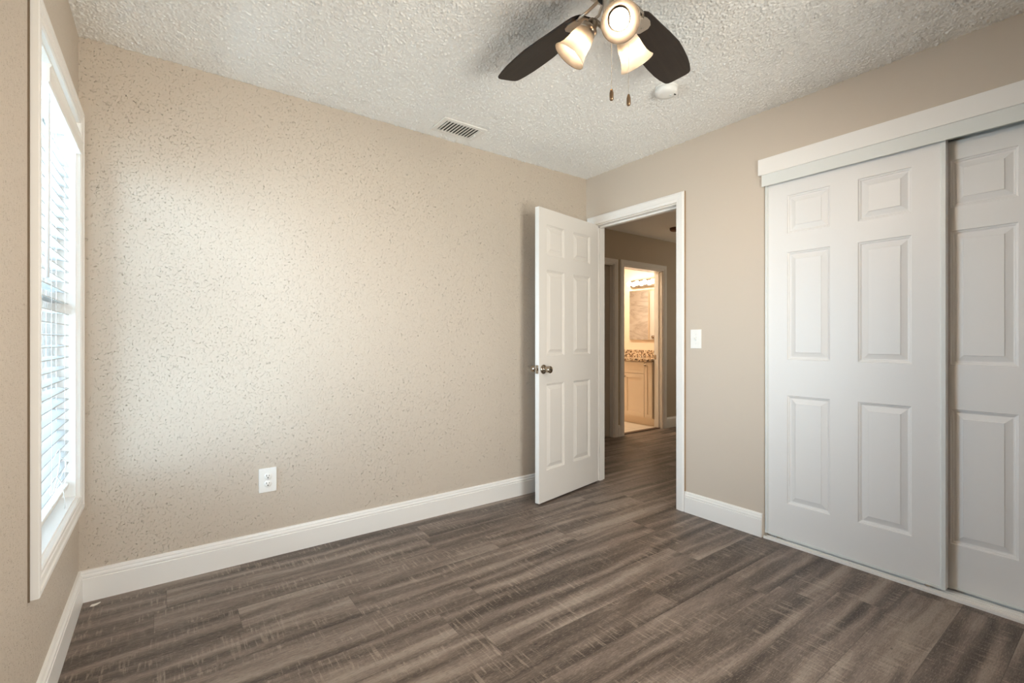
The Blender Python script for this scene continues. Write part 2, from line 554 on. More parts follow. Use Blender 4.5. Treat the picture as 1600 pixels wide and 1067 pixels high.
wall('wall_left', 'x', XL - 0.14, XL, YR - 0.14, YB + 0.12, 0, CZ + 0.05, [(WN0, WN1, WNZ0, WNZ1)], M['wall_tex'], 'textured beige wall around the window')
wall('wall_back', 'y', YB, YB + 0.12, XL, XR, 0, CZ + 0.05, [], M['wall_tex'], 'wide textured beige wall with the outlet and ceiling vent above')
wall('wall_right', 'x', XR, XH, YR, YH + 0.12, 0, CZ + 0.05, [(DO0, DO1, 0, DOZ), (CL0, CL1, 0, CLZ)], M['wall_smooth'], 'smooth beige wall holding the doorway and closet')
wall('wall_rear', 'y', YR - 0.14, YR, XL, 3.5, 0, CZ + 0.05, [(RWX - RWW / 2, RWX + RWW / 2, 0.25, 2.05)], M['wall_smooth'], 'beige wall behind the viewpoint')
import numpy as np
def popcorn_ceiling(x0, x1, y0, y1, z, step=0.0037, amp=0.0048):
    rng = np.random.default_rng(11)
    nx, ny = int((x1 - x0) / step) + 1, int((y1 - y0) / step) + 1
    def blur(a):
        return (a + np.roll(a, 1, 0) + np.roll(a, -1, 0) + np.roll(a, 1, 1) + np.roll(a, -1, 1)) / 5
    a = rng.random((nx, ny)); a = 0.7 * a + 0.3 * blur(a)
    a = (a - a.mean()) / a.std()
    big = rng.random((nx // 8 + 3, ny // 8 + 3))
    big = np.kron(big, np.ones((8, 8)))[:nx, :ny]
    for _ in range(10): big = blur(big)
    h = np.clip((a - 0.75 + (big - 0.5) * 0.8) * 0.9, 0, 1.5) + np.clip(a, -1.2, 1.2) * 0.20 + 0.24
    X = np.linspace(x0, x1, nx); Y = np.linspace(y0, y1, ny)
    jx = (rng.random((nx, ny)) - 0.5) * step * 0.5; jy = (rng.random((nx, ny)) - 0.5) * step * 0.5
    for (u0, u1, v0, v1) in ((1.317, 1.612, 2.455, 2.650),):
        h[np.ix_((X > u0 - 0.004) & (X < u1 + 0.004), (Y > v0 - 0.004) & (Y < v1 + 0.004))] = 0
    for (cx_, cy_, rr) in ((2.093, 1.497, 0.060), (1.2305, 1.0765, 0.118)):
        h[((X[:, None] - cx_) ** 2 + (Y[None, :] - cy_) ** 2) < rr * rr] = 0
    co = np.empty((nx, ny, 3))
    co[..., 0] = X[:, None] + jx; co[..., 1] = Y[None, :] + jy; co[..., 2] = z - h * amp
    idx = np.arange(nx * ny).reshape(nx, ny)
    q = np.stack([idx[:-1, :-1], idx[:-1, 1:], idx[1:, 1:], idx[1:, :-1]], -1).reshape(-1, 4)
    me = bpy.data.meshes.new('ceiling')
    me.vertices.add(nx * ny); me.vertices.foreach_set('co', co.ravel())
    me.loops.add(q.size); me.loops.foreach_set('vertex_index', q.ravel().astype(np.int32))
    me.polygons.add(len(q)); me.polygons.foreach_set('loop_start', np.arange(0, q.size, 4, dtype=np.int32))
    me.polygons.foreach_set('use_smooth', np.ones(len(q), dtype=bool))
    me.update(); me.validate()
    o = bpy.data.objects.new('ceiling', me); COL.objects.link(o)
    me.materials.append(M['popcorn'])
    return o
tag(popcorn_ceiling(XL - 0.02, XR + 0.02, YR - 0.02, YB + 0.02, CZ), 'white popcorn textured bedroom ceiling', 'ceiling', kind='structure')
mb = MB(); mb.box(XL - 0.14, 7.5, YR - 0.14, YH + 0.20, -0.1, 0)
tag(mb.build('floor', M['vinyl']), 'grey brown wood look vinyl plank floor', 'floor', kind='structure')

# unseen rear window added for fill, its glass tinted to warm the light
w2 = tag(empty('added_window', (RWX, YR, 0.25)), 'added fill light window in the wall behind the viewpoint', 'window', kind='structure')
mb = MB()
hw2 = RWW / 2
for a, b, z, w in ((-hw2, hw2, 0, 0.04), (-hw2, hw2, 1.76, 1.80), (-hw2, -hw2 + 0.04, 0.04, 1.76), (hw2 - 0.04, hw2, 0.04, 1.76)):
    mb.box(a, b, -0.06, -0.02, z, w)
mb.build('window_frame', M['vinylframe'], w2)
mb = MB(); mb.box(-hw2 + 0.04, hw2 - 0.04, -0.045, -0.041, 0.04, 1.76); mb.build('pane', M['glass_warm_fill'], w2)

# closet interior
mb = MB()
mb.box(3.42, 3.50, -0.6, 1.45, 0, CZ)
mb.box(XH, 3.42, 1.37, 1.45, 0, CZ)
tag(mb.build('wall_closet', M['hall_paint']), 'painted wall inside the closet', 'wall', kind='structure')
mb = MB(); mb.box(XR, 3.5, YR, 1.45, CZ, CZ + 0.1)
tag(mb.build('ceiling_closet', M['popcorn']), 'ceiling inside the closet', 'ceiling', kind='structure')

# ------------------------------------------------------------------ hall and bathroom shell
wall('wall_hall', 'y', YH, YH + 0.12, XH, 7.5, 0, HCZ, [(BD0, BD1, 0, BDZ), (LD0, LD1, 0, BDZ)], M['hall_paint'], 'dim hallway wall with the bathroom doorway')
mb = MB(); mb.box(7.42, 7.5, 1.45, YH, 0, HCZ); mb.box(3.42, 7.42, 1.40, 1.45, 0, HCZ)
mb.box(LD0 - 0.1, LD1 + 0.03, YH + 0.12, YH + 0.2, 0, HCZ)  # added backing behind the hall door, keeps sky light out
tag(mb.build('wall_hall_end', M['hall_paint']), 'walls closing the far side of the hallway, with added light block', 'wall', kind='structure')
mb = MB(); mb.box(XH, 7.5, 1.40, YH + 0.12, HCZ, HCZ + 0.1)
tag(mb.build('ceiling_hall', M['popcorn']), 'dim popcorn ceiling of the hallway beyond the door', 'ceiling', kind='structure')
BX0, BX1, BY0, BY1 = 4.22, 5.62, YH + 0.12, 6.6
mb = MB(); mb.box(BX0 - 0.1, BX1 + 0.1, YH + 0.06, BY1, -0.1, 0.004)
tag(mb.build('floor_bathroom', M['tile']), 'pale tiled bathroom floor', 'floor', kind='structure')
mb = MB(); mb.box(BX1, BX1 + 0.1, BY0, BY1, 0, HCZ)
tag(mb.build('wall_bathroom_vanity', M['bath_paint']), 'cream bathroom wall behind the vanity mirror', 'wall', kind='structure')
mb = MB(); mb.box(BX0 - 0.1, BX0, BY0, 5.36, 0, HCZ); mb.box(BX0 - 0.1, BX1 + 0.1, BY1, BY1 + 0.1, 0, HCZ)
tag(mb.build('wall_bathroom_side', M['bath_paint']), 'cream bathroom wall opposite the mirror', 'wall', kind='structure')
mb = MB(); mb.box(BX0 - 0.1, BX0, 5.36, BY1, 0, HCZ)
tag(mb.build('wall_bathroom_shower', M['marble']), 'veined marble shower wall seen in the mirror', 'wall', kind='structure')
mb = MB(); mb.box(BX0 - 0.1, BX1 + 0.1, BY0, BY1 + 0.1, HCZ, HCZ + 0.1)
tag(mb.build('ceiling_bathroom', M['bath_paint']), 'cream bathroom ceiling', 'ceiling', kind='structure')

# ------------------------------------------------------------------ trim
BBH = 0.134
BB = [(0, 0), (0.016, 0), (0.016, 0.098), (0.0125, 0.100), (0.0125, 0.103), (0.015, 0.106), (0.014, 0.113), (0.0095, 0.118), (0.0095, 0.121), (0.011, 0.123), (0.008, 0.131), (0, BBH)]
def baseboard(name, runs, label):
    mb = MB()
    for p0, p1, u in runs:
        mb.extrude(BB, (*p0, 0), (*p1, 0), (*u, 0), (0, 0, 1))
    tag(mb.build(name, M['trim']), label, 'baseboard', kind='structure')
baseboard('baseboard_back', [((XL, YB), (XR, YB), (0, -1))], 'white moulded baseboard along the wide textured wall')
baseboard('baseboard_left', [((XL, YB - 0.0), (XL, YR), (1, 0))], 'white moulded baseboard below the window')
baseboard('baseboard_right', [((XR, 1.822), (XR, 1.327), (-1, 0))], 'short white baseboard between doorway and closet')
baseboard('baseboard_rear', [((XL, YR), (2.7, YR), (0, 1))], 'white baseboard behind the viewpoint')
baseboard('baseboard_hall', [((LD1 + 0.064, YH), (4.283, YH), (0, -1)), ((5.165, YH), (7.4, YH), (0, -1))], 'white baseboard along the hallway wall')

CAS = [(0, 0), (0, 0.010), (0.006, 0.013), (0.018, 0.013), (0.022, 0.016), (0.050, 0.018), (0.056, 0.015), (0.060, 0.015), (0.062, 0.012), (0.062, 0)]
def casing_u(mb, a0, a1, zt, fmap, prof):
    c = [((a0, 0.0), (-1, 0)), ((a0, zt), (-1, 1)), ((a1, zt), (1, 1)), ((a1, 0.0), (1, 0))]
    mb.mitred(c, prof, fmap)
# bedroom door casing + jamb
fR = lambda a, z, t: (XR - t, a, z)
fRh = lambda a, z, t: (XH + t, a, z)
tr = tag(empty('trim_1', (XR, (DO0 + DO1) / 2, 0)), 'white casing and jamb of the open bedroom doorway', 'door frame', kind='structure')
def child_world(o, parent):
    o.parent = parent
    o.matrix_parent_inverse = Matrix.Translation(-Vector(parent.location)) if parent.rotation_euler[:] == (0, 0, 0) else parent.matrix_world.inverted()
    return o
mb = MB(); casing_u(mb, DO0 - 0.0, DO1 - 0.0 + 0.004, DOZ + 0.004, fR, CAS); casing_u(mb, DO0, DO1 + 0.004, DOZ + 0.004, fRh, CAS)
child_world(mb.build('casing', M['trim']), tr)
mb = MB()
JT = 0.006
mb.box(XR, XH, DO0, DO0 + JT, 0, DOZ); mb.box(XR, XH, DO1 - JT, DO1, 0, DOZ); mb.box(XR, XH, DO0 + JT, DO1 - JT, DOZ - JT, DOZ)
mb.box(XR + 0.045, XR + 0.08, DO0 + JT, DO0 + JT + 0.011, 0, DOZ - JT); mb.box(XR + 0.045, XR + 0.08, DO1 - JT - 0.011, DO1 - JT, 0, DOZ - JT)
mb.box(XR + 0.045, XR + 0.08, DO0 + JT, DO1 - JT, DOZ - JT - 0.011, DOZ - JT)
child_world(mb.build('jamb', M['trim']), tr)

mb = MB(); mb.box(XR - 0.011, XR + 0.001, DO0 - 0.0650, DO0 - 0.0618, 0.136, DOZ + 0.066)
child_world(mb.build('raw_edge', M['raw_edge']), tr)
# bathroom door casing + jamb
fH = lambda a, z, t: (a, YH - t, z)
tr2 = tag(empty('trim_2', ((BD0 + BD1) / 2, YH, 0)), 'white casing around the lit bathroom doorway', 'door frame', kind='structure')
mb = MB(); casing_u(mb, BD0, BD1, BDZ, fH, [(u * 1.12, t) for u, t in CAS]); child_world(mb.build('casing', M['trim']), tr2)
mb = MB()
mb.box(BD0, BD0 + 0.01, YH, YH + 0.12, 0, BDZ); mb.box(BD1 - 0.01, BD1, YH, YH + 0.12, 0, BDZ); mb.box(BD0 + 0.01, BD1 - 0.01, YH, YH + 0.12, BDZ - 0.01, BDZ)
mb.box(BD1 - 0.021, BD1 - 0.01, YH + 0.045, YH + 0.08, 0, BDZ - 0.01); mb.box(BD0 + 0.01, BD0 + 0.021, YH + 0.045, YH + 0.08, 0, BDZ - 0.01)
child_world(mb.build('jamb', M['trim']), tr2)
mb = MB(); mb.box(BD1 - 0.0125, BD1 - 0.009, YH + 0.088, YH + 0.116, 0.88, 0.935, 0.0)
child_world(mb.build('strike_plate', M['satin']), tr2)
mb = MB(); mb.box(BD0 + 0.01, BD1 - 0.01, YH + 0.03, YH + 0.09, 0, 0.010, 0.003)
child_world(mb.build('threshold', M['wood_strip']), tr2)
# other hall door
tr3 = tag(empty('trim_3', ((LD0 + LD1) / 2, YH, 0)), 'white casing of the hallway door left of the bathroom', 'door frame', kind='structure')
mb = MB(); casing_u(mb, LD0, LD1, BDZ, fH, CAS); child_world(mb.build('casing', M['trim']), tr3)
mb = MB(); mb.box(LD0, LD0 + 0.01, YH, YH + 0.12, 0, BDZ); mb.box(LD1 - 0.01, LD1, YH, YH + 0.12, 0, BDZ); mb.box(LD0 + 0.01, LD1 - 0.01, YH, YH + 0.12, BDZ - 0.01, BDZ)
child_world(mb.build('jamb', M['trim']), tr3)

# ------------------------------------------------------------------ six panel doors
ROWS = [(1.72, 1.93), (1.02, 1.615), (0.225, 0.825)]
def panel_slab(w, z0, z1, th, cols, rows=ROWS, both=True):
    mb = MB()
    xs = sorted({0, w, *[v for c in cols for v in c]})
    zs = sorted({z0, z1, *[v for r in rows for v in r]})
    rings = [(0.0, 0.0), (0.0025, 0.0055), (0.008, 0.0068), (0.0115, 0.0118), (0.0165, 0.0124), (0.040, 0.0050), (0.0415, 0.0022)]
    def side(y, s):
        V = {}
        def gv(x, z):
            if (x, z) not in V: V[(x, z)] = mb.vert((x, y, z))
            return V[(x, z)]
        for i in range(len(xs) - 1):
            for j in range(len(zs) - 1):
                x0, x1, a, b = xs[i], xs[i + 1], zs[j], zs[j + 1]
                c = [gv(x0, a), gv(x1, a), gv(x1, b), gv(x0, b)]
                if (x0, x1) in cols and (a, b) in rows:
                    prev = c
                    for ins, dp in rings[1:]:
                        cur = [mb.vert((x0 + ins, y + s * dp, a + ins)), mb.vert((x1 - ins, y + s * dp, a + ins)),
                               mb.vert((x1 - ins, y + s * dp, b - ins)), mb.vert((x0 + ins, y + s * dp, b - ins))]
                        for k in range(4):
                            mb.face([prev[k], prev[(k + 1) % 4], cur[(k + 1) % 4], cur[k]])
                        prev = cur
                    mb.face(prev)
                else:
                    mb.face(c)
        return V
    A = side(0.0, 1); B = side(th, -1)
    for (x0, z_0), (x1, z_1) in [((x, z0), (y, z0)) for x, y in zip(xs[:-1], xs[1:])] + [((x, z1), (y, z1)) for x, y in zip(xs[:-1], xs[1:])] + \
            [((0, a), (0, b)) for a, b in zip(zs[:-1], zs[1:])] + [((w, a), (w, b)) for a, b in zip(zs[:-1], zs[1:])]:
        mb.face([A[(x0, z_0)], A[(x1, z_1)], B[(x1, z_1)], B[(x0, z_0)]])
    return mb

# open bedroom door: local x from the free edge to the hinge, front face (hall side) at local y = 0
DW, DTH = 0.735, 0.035
ang = R(10.8)
Dv = Vector((math.cos(ang), math.sin(ang), 0)); Nv = Vector((-math.sin(ang), math.cos(ang), 0))
Fp = Vector((2.765, 2.610, 0)) - Dv * DW
DM = Matrix(((Dv.x, Nv.x, 0, Fp.x), (Dv.y, Nv.y, 0, Fp.y), (0, 0, 1, 0), (0, 0, 0, 1)))
d1 = tag(empty('door_1', mat=DM), 'white six panel bedroom door standing open with round nickel knob', 'door', kind='structure')
panel_slab(DW, 0.012, 2.040, DTH, [(0.082, 0.289), (0.400, 0.621)]).build('door_slab', M['door'], d1, bevel=0.0015)
KX, KZ = DW - 0.688, 0.928
def knob(side, mat):
    # side -1: hall-side face (local y=0, outwards -y); +1: far face
    y0 = 0.0 if side < 0 else DTH
    m = Matrix.Translation((KX, y0, KZ)) @ Matrix.Rotation(R(90) if side < 0 else R(-90), 4, 'X')
    mb = MB()
    mb.lathe([(0, 0), (0.0325, 0), (0.0325, 0.003), (0.029, 0.008), (0.015, 0.011), (0.0125, 0.013), (0.0125, 0.024), (0.018, 0.028),
              (0.0225, 0.036), (0.0245, 0.048), (0.0245, 0.060), (0.0225, 0.064), (0.012, 0.0648), (0, 0.0648)], m, 36)
    o = mb.build('door_knob', mat, d1)
    if side < 0:
        mb = MB(); mb.lathe([(0.0065, 0.0646), (0.0065, 0.0656), (0.0025, 0.0660), (0, 0.0656)], m, 16)
        mb.build('lock_button', M['plastic_grey'], o)
    return o
knob(-1, M['satin']); knob(1, M['satin'])
mb = MB(); mb.box(-0.0012, 0.0008, 0.005, 0.030, KZ - 0.029, KZ + 0.029)
lp = mb.build('latch_plate', M['satin'], d1)
mb = MB(); mb.box(-0.012, -0.001, 0.011, 0.024, KZ - 0.008, KZ + 0.008, 0.002); mb.build('latch_bolt', M['satin'], lp)
for hz in (0.25, 1.03, 1.80):
    mb = MB(); mb.tube([(DW - 0.004, DTH + 0.004, hz - 0.045), (DW - 0.004, DTH + 0.004, hz + 0.045)], 0.006, 12)
    mb.box(DW - 0.0005, DW + 0.0015, 0.004, DTH, hz - 0.044, hz + 0.044)
    mb.build('hinge', M['satin'], d1)

# closed door in the hall, left of the bathroom
d4 = tag(empty('door_4', (LD0, YH + 0.05, 0)), 'closed door in the hallway left of the bathroom', 'door', kind='structure')
panel_slab(LD1 - LD0 - 0.024, 0.012, BDZ - 0.014, 0.035, [(0.11, 0.30), (0.40, 0.59)]).build('door_slab', M['slab_grey'], d4).location.x = 0.012

# ------------------------------------------------------------------ closet
def closet_matrix(x, y):
    return Matrix(((0, 1, 0, x), (-1, 0, 0, y), (0, 0, 1, 0), (0, 0, 0, 1)))
CROWS = [(1.72, 1.93), (1.02, 1.615), (0.222, 0.822)]
def closet_door(name, x, y, w, label, top=2.050):
    d = tag(empty(name, mat=closet_matrix(x, y)), label, 'closet door', kind='structure')
    panel_slab(w, 0.034, top, 0.030, [(0.104, 0.313), (w - 0.313, w - 0.104)], CROWS).build('door_slab', M['closet'], d)
    for s in (0, 1):
        mb = MB()
        a, b = (-0.012, 0.0) if s == 0 else (w, w + 0.016)
        mb.box(a, b, -0.008, 0.034, 0.026, top + 0.002, 0.0012)
        if s: mb.box(w - 0.004, w, -0.003, 0, 0.03, top)
        else: mb.box(0, 0.004, -0.003, 0, 0.03, top)
        mb.build('edge_stile', M['metal_white'], d)
    mb = MB(); mb.box(0.0, w, -0.002, 0.032, 0.024, 0.0345); mb.build('bottom_rail', M['metal_white'], d)
    for rx in (0.05, w - 0.05):
        mb = MB()
        mb.lathe([(0, -0.006), (0.011, -0.006), (0.012, 0), (0.011, 0.006), (0, 0.006)], Matrix.Translation((rx, 0.015, 0.0215)) @ Matrix.Rotation(R(90), 4, 'X'), 16)
        mb.build('roller', M['chrome'], d)
    return d
closet_door('door_2', 2.775, 1.306, 0.749, 'front white six panel sliding closet door next to the baseboard')
closet_door('door_3', 2.822, 0.640, 0.749, 'rear sliding closet door partly behind the front one', 2.012)
# jamb on the left side of the opening, header, fascia, floor track
mb = MB(); mb.box(XR - 0.022, XR, -0.175, 1.343, 2.069, 2.160, 0.0015)
tag(mb.build('trim_4', M['trim']), 'white header board across the top of the closet', 'trim', kind='structure')
t5 = tag(empty('trim_5', (XR, 0.6, 2.0)), 'pale grey metal track fascia under the closet header', 'door track', kind='structure')
mb = MB(); mb.box(XR - 0.014, XR - 0.011, -0.145, 1.326, 2.004, 2.069); mb.box(XR - 0.014, XR + 0.10, -0.145, 1.318, 2.069, 2.074)
child_world(mb.build('fascia', M['metal_white']), t5)
mb = MB(); mb.box(XR + 0.050, XR + 0.053, -0.145, 1.318, 2.020, 2.069); mb.box(XR + 0.098, XR + 0.101, -0.145, 1.318, 2.020, 2.069)
child_world(mb.build('upper_channel', M['metal_white']), t5)
t6 = tag(empty('trim_6', (XR, 0.6, 0)), 'white metal closet floor track along the vinyl planks', 'door track', kind='structure')
mb = MB(); mb.box(XR - 0.012, XR + 0.100, -0.145, 1.318, 0.0, 0.003)
mb.box(XR - 0.012, XR + 0.004, -0.145, 1.318, 0.003, 0.012, 0.001)
for xx in (XR + 0.026, XR + 0.052, XR + 0.074, XR + 0.097): mb.box(xx, xx + 0.002, -0.145, 1.318, 0.003, 0.010)
child_world(mb.build('track', M['trim']), t6)

# ------------------------------------------------------------------ window_1 + blind
w1 = tag(empty('window_1', (XL, (WN0 + WN1) / 2, WNZ0)), 'tall bright window with white moulded casing beside the corner', 'window', kind='structure')
fL = lambda a, z, t: (XL + t, a, z)
WC = [(0, 0), (0, 0.014), (0.004, 0.018), (0.012, 0.018), (0.015, 0.0155), (0.019, 0.0155), (0.022, 0.019), (0.036, 0.021), (0.039, 0.018), (0.042, 0.018), (0.046, 0.023), (0.058, 0.023), (0.060, 0.021), (0.060, 0)]
mb = MB()
mb.mitred([((WN0, WNZ0), (-1, -1)), ((WN0, WNZ1), (-1, 1)), ((WN1, WNZ1), (1, 1)), ((WN1, WNZ0), (1, -1))], WC, fL, closed=True)
child_world(mb.build('casing', M['trim']), w1)
mb = MB()
jt = 0.008
for a, b, z, w in ((WN0, WN0 + jt, WNZ0, WNZ1), (WN1 - jt, WN1, WNZ0, WNZ1), (WN0 + jt, WN1 - jt, WNZ1 - jt, WNZ1), (WN0 + jt, WN1 - jt, WNZ0, WNZ0 + jt)):
    mb.box(XL - 0.14, XL + 0.002, a, b, z, w)
child_world(mb.build('jamb', M['trim']), w1)
mb = MB()
fx0, fx1 = XL - 0.135, XL - 0.095
a0, a1, z0, z1 = WN0 + jt, WN1 - jt, WNZ0 + jt, WNZ1 - jt
for a, b, z, w in ((a0, a0 + 0.045, z0, z1), (a1 - 0.045, a1, z0, z1), (a0 + 0.045, a1 - 0.045, z1 - 0.045, z1), (a0 + 0.045, a1 - 0.045, z0, z0 + 0.05), (a0 + 0.045, a1 - 0.045, 1.235, 1.285)):
    mb.box(fx0, fx1, a, b, z, w, 0.003)
child_world(mb.build('sash', M['vinylframe']), w1)
for z, w in ((z0 + 0.05, 1.235), (1.285, z1 - 0.045)):
    mb = MB(); mb.box(XL - 0.117, XL - 0.113, a0 + 0.045, a1 - 0.045, z, w)
    child_world(mb.build('pane', M['glass']), w1)

mb = MB(); mb.box(XL - 0.001, XL + 0.004, WN0 - 0.0655, WN0 - 0.0595, WNZ0 - 0.062, WNZ1 + 0.06)
child_world(mb.build('caulk_gap', M['caulk']), w1)
BX = XL - 0.043                                # slat centre plane
SY0, SY1 = WN0 + jt + 0.010, WN1 - jt - 0.012
bl = tag(empty('window_blind', (BX, (SY0 + SY1) / 2, 2.02)), 'white horizontal slat blind, slats open, hanging inside the window', 'window blind')
mb = MB(); mb.box(BX - 0.026, BX + 0.018, SY0, SY1, 1.965, 2.022, 0.002); child_world(mb.build('headrail', M['plastic']), bl)
mb = MB()
mb.extrude([(0, 0), (0.016, 0), (0.020, 0.005), (0.020, 0.044), (0.024, 0.050), (0.024, 0.056), (0, 0.056)], (XL + 0.004, SY0 + 0.055, 1.900), (XL + 0.004, SY1 + 0.004, 1.900), (1, 0, 0), (0, 0, 1))
child_world(mb.build('valance', M['plastic']), bl)
mb = MB(); mb.box(XL - 0.066, XL + 0.006, SY0 - 0.0095, SY0 + 0.014, 1.930, 2.0265, 0.003); mb.box(XL + 0.004, XL + 0.014, SY0 - 0.006, SY0 + 0.010, 1.955, 1.985, 0.003)
child_world(mb.build('bracket', M['plastic']), bl)
PITCH = 0.0432
nsl = 30
slat_mesh = None
SZ0 = 0.585
for i in range(nsl):
    z = SZ0 + i * PITCH
    if slat_mesh is None:
        mb = MB()
        prof = []
        k = 6
        for q in range(k + 1):
            u = -0.025 + 0.05 * q / k
            prof.append((u, 0.0030 * (1 - (u / 0.025) ** 2) + 0.0034))
        for q in range(k, -1, -1):
            u = -0.025 + 0.05 * q / k
            prof.append((u, 0.0030 * (1 - (u / 0.025) ** 2)))
        mb.extrude(prof, (0, SY0, 0), (0, SY1, 0), (1, 0, 0), (0, 0, 1))
        o = mb.build('slat', M['slat']); slat_mesh = o.data
    else:
        o = bpy.data.objects.new('slat', slat_mesh); COL.objects.link(o)
    o.parent = bl
    o.location = Vector((BX, 0, z)) - Vector(bl.location)
    o.rotation_euler = (0, R(4), 0)
mb = MB(); mb.box(BX - 0.026, BX + 0.026, SY0, SY1, 0.528, 0.545, 0.004)
child_world(mb.build('bottom_rail', M['plastic']), bl)
for yy in (SY0 + 0.10, (SY0 + SY1) / 2, SY1 - 0.10):
    mb = MB()
    for xx in (BX - 0.0265, BX + 0.0265):
        mb.tube([(xx, yy, 0.53), (xx, yy, 1.97)], 0.0008, 6)
    mb.tube([(BX, yy + 0.012, 0.54), (BX, yy + 0.012, 1.97)], 0.0010, 6)
    child_world(mb.build('ladder_cord', M['cord']), bl)
mb = MB()
mb.tube([(XL + 0.007, SY0 + 0.147, 1.955), (XL + 0.005, SY0 + 0.147, 1.325)], 0.0052, 8)
child_world(mb.build('tilt_wand', M['wand']), bl)
mb = MB()
pts = []
for t in range(40):
    s = t / 39
    pts.append((XL - 0.006 + 0.010 * math.sin(9 * s), SY0 + 0.30 + 0.16 * s + 0.05 * math.sin(7 * s + 0.5), 0.72 - 0.17 * s + 0.05 * math.sin(11 * s)))
mb.tube(pts, 0.0014, 6)
pts = []
for t in range(30):
    s = t / 29
    pts.append((XL - 0.008 + 0.006 * math.sin(6 * s), SY0 + 0.47 + 0.08 * math.sin(4.5 * s), 0.70 - 0.13 * s))
mb.tube(pts, 0.0014, 6)
child_world(mb.build('lift_cord', M['cord']), bl)

# ------------------------------------------------------------------ outlet, switch, vent, smoke detector, chip
oc = Vector((0.426, YB, 0.400))
ou = tag(empty('power_outlet', oc), 'white duplex power outlet low on the wide textured wall', 'outlet')
mb = MB(); mb.box(-0.0415, 0.0415, -0.006, 0, -0.0625, 0.0625, 0.002); mb.build('cover_plate', M['plastic'], ou)
for dz in (-0.0195, 0.0195):
    mb = MB()
    mb.lathe([(0, 0.0), (0.0172, 0.0), (0.0172, 0.0082), (0.0160, 0.0090), (0, 0.0090)], Matrix.Translation((0, 0, dz)) @ Matrix.Rotation(R(90), 4, 'X'), 28)
    rc = mb.build('socket', M['plastic'], ou)
    mb = MB()
    mb.box(-0.0075, -0.0050, -0.0096, -0.0085, dz + 0.001, dz + 0.009)
    mb.box(0.0050, 0.0075, -0.0096, -0.0085, dz + 0.002, dz + 0.008)
    mb.lathe([(0, 0.0085), (0.0030, 0.0085), (0.0030, 0.0096), (0, 0.0096)], Matrix.Translation((0, 0, dz - 0.007)) @ Matrix.Rotation(R(90), 4, 'X'), 12)
    mb.build('slots', M['plastic_grey'], rc)
mb = MB(); mb.lathe([(0, 0.006), (0.003, 0.006), (0.003, 0.0072), (0, 0.0076)], Matrix.Rotation(R(90), 4, 'X'), 12); mb.build('screw', M['metal_white'], ou)

sw = tag(empty('light_switch', (XR, 1.746, 1.136)), 'white toggle light switch on the wall right of the doorway', 'light switch')
mb = MB(); mb.box(-0.006, 0, -0.038, 0.038, -0.061, 0.061, 0.002); mb.build('cover_plate', M['plastic'], sw)
mb = MB(); mb.box(-0.0072, -0.005, -0.0055, 0.0055, -0.013, 0.013); mb.build('toggle_slot', M['metal_white'], sw)
mb = MB(); mb.box(-0.010, 0.010, -0.0038, 0.0038, -0.004, 0.006, 0.001, Matrix.Translation((-0.010, 0, 0.002)) @ Matrix.Rotation(R(25), 4, 'Y')); mb.build('toggle', M['plastic'], sw)
for dz in (-0.030, 0.030):
    mb = MB(); mb.lathe([(0, 0.006), (0.003, 0.006), (0.0025, 0.0074), (0, 0.0074)], Matrix.Translation((0, 0, dz)) @ Matrix.Rotation(R(-90), 4, 'Y'), 12); mb.build('screw', M['metal_white'], sw)

vx0, vx1, vy0, vy1 = 1.317, 1.612, 2.455, 2.650
ve = tag(empty('ceiling_vent', ((vx0 + vx1) / 2, (vy0 + vy1) / 2, CZ)), 'white louvred air vent in the ceiling next to the textured wall', 'vent')
mb = MB()
cx, cy = (vx0 + vx1) / 2, (vy0 + vy1) / 2
hw, hl = (vx1 - vx0) / 2, (vy1 - vy0) / 2
b = 0.030
for x0, x1, y0, y1 in ((-hw, hw, -hl, -hl + b), (-hw, hw, hl - b, hl), (-hw, -hw + b, -hl + b, hl - b), (hw - b, hw, -hl + b, hl - b)):
    mb.box(x0, x1, y0, y1, -0.009, 0.0, 0.0)
mb.build('frame', M['vent'], ve, bevel=0.003)
mb = MB(); mb.box(-hw + b, hw - b, -hl + b, hl - b, -0.0015, -0.0005); mb.build('duct_shade', M['dark'], ve)  # dark sheet standing in for the shade inside the duct
n = 11
for i in range(n):
    x = -hw + b + (i + 0.5) * (2 * hw - 2 * b) / n
    mb = MB(); mb.box(-0.0090, 0.0090, -hl + b, hl - b, -0.0007, 0.0007, 0, Matrix.Translation((x, 0, -0.0078)) @ Matrix.Rotation(R(-20), 4, 'Y'))
    mb.build('louvre', M['vent'], ve)
mb = MB(); mb.box(hw - b - 0.006, hw - b + 0.001, -0.006, 0.008, -0.020, -0.008, 0.001); mb.build('damper_lever', M['vent'], ve)

sd = tag(empty('smoke_detector', (2.093, 1.497, CZ)), 'round white smoke detector on the bedroom ceiling', 'smoke detector')
mb = MB(); mb.lathe([(0, -0.006), (0.058, -0.006), (0.058, 0), (0, 0)], None, 40); mb.build('mounting_plate', M['plastic'], sd)
mb = MB(); mb.lathe([(0.046, -0.006), (0.055, -0.008), (0.055, -0.026), (0.051, -0.036), (0.030, -0.039), (0, -0.0395)], None, 40); mb.build('cover', M['plastic'], sd)
mb = MB(); mb.lathe([(0, -0.0392), (0.006, -0.0392), (0.006, -0.041), (0, -0.0415)], Matrix.Translation((0.018, -0.014, 0)), 14); mb.build('test_button', M['metal_white'], sd)
mb = MB(); mb.box(0.024, 0.036, -0.034, -0.028, -0.0398, -0.0375); mb.build('slot', M['plastic_grey'], sd)

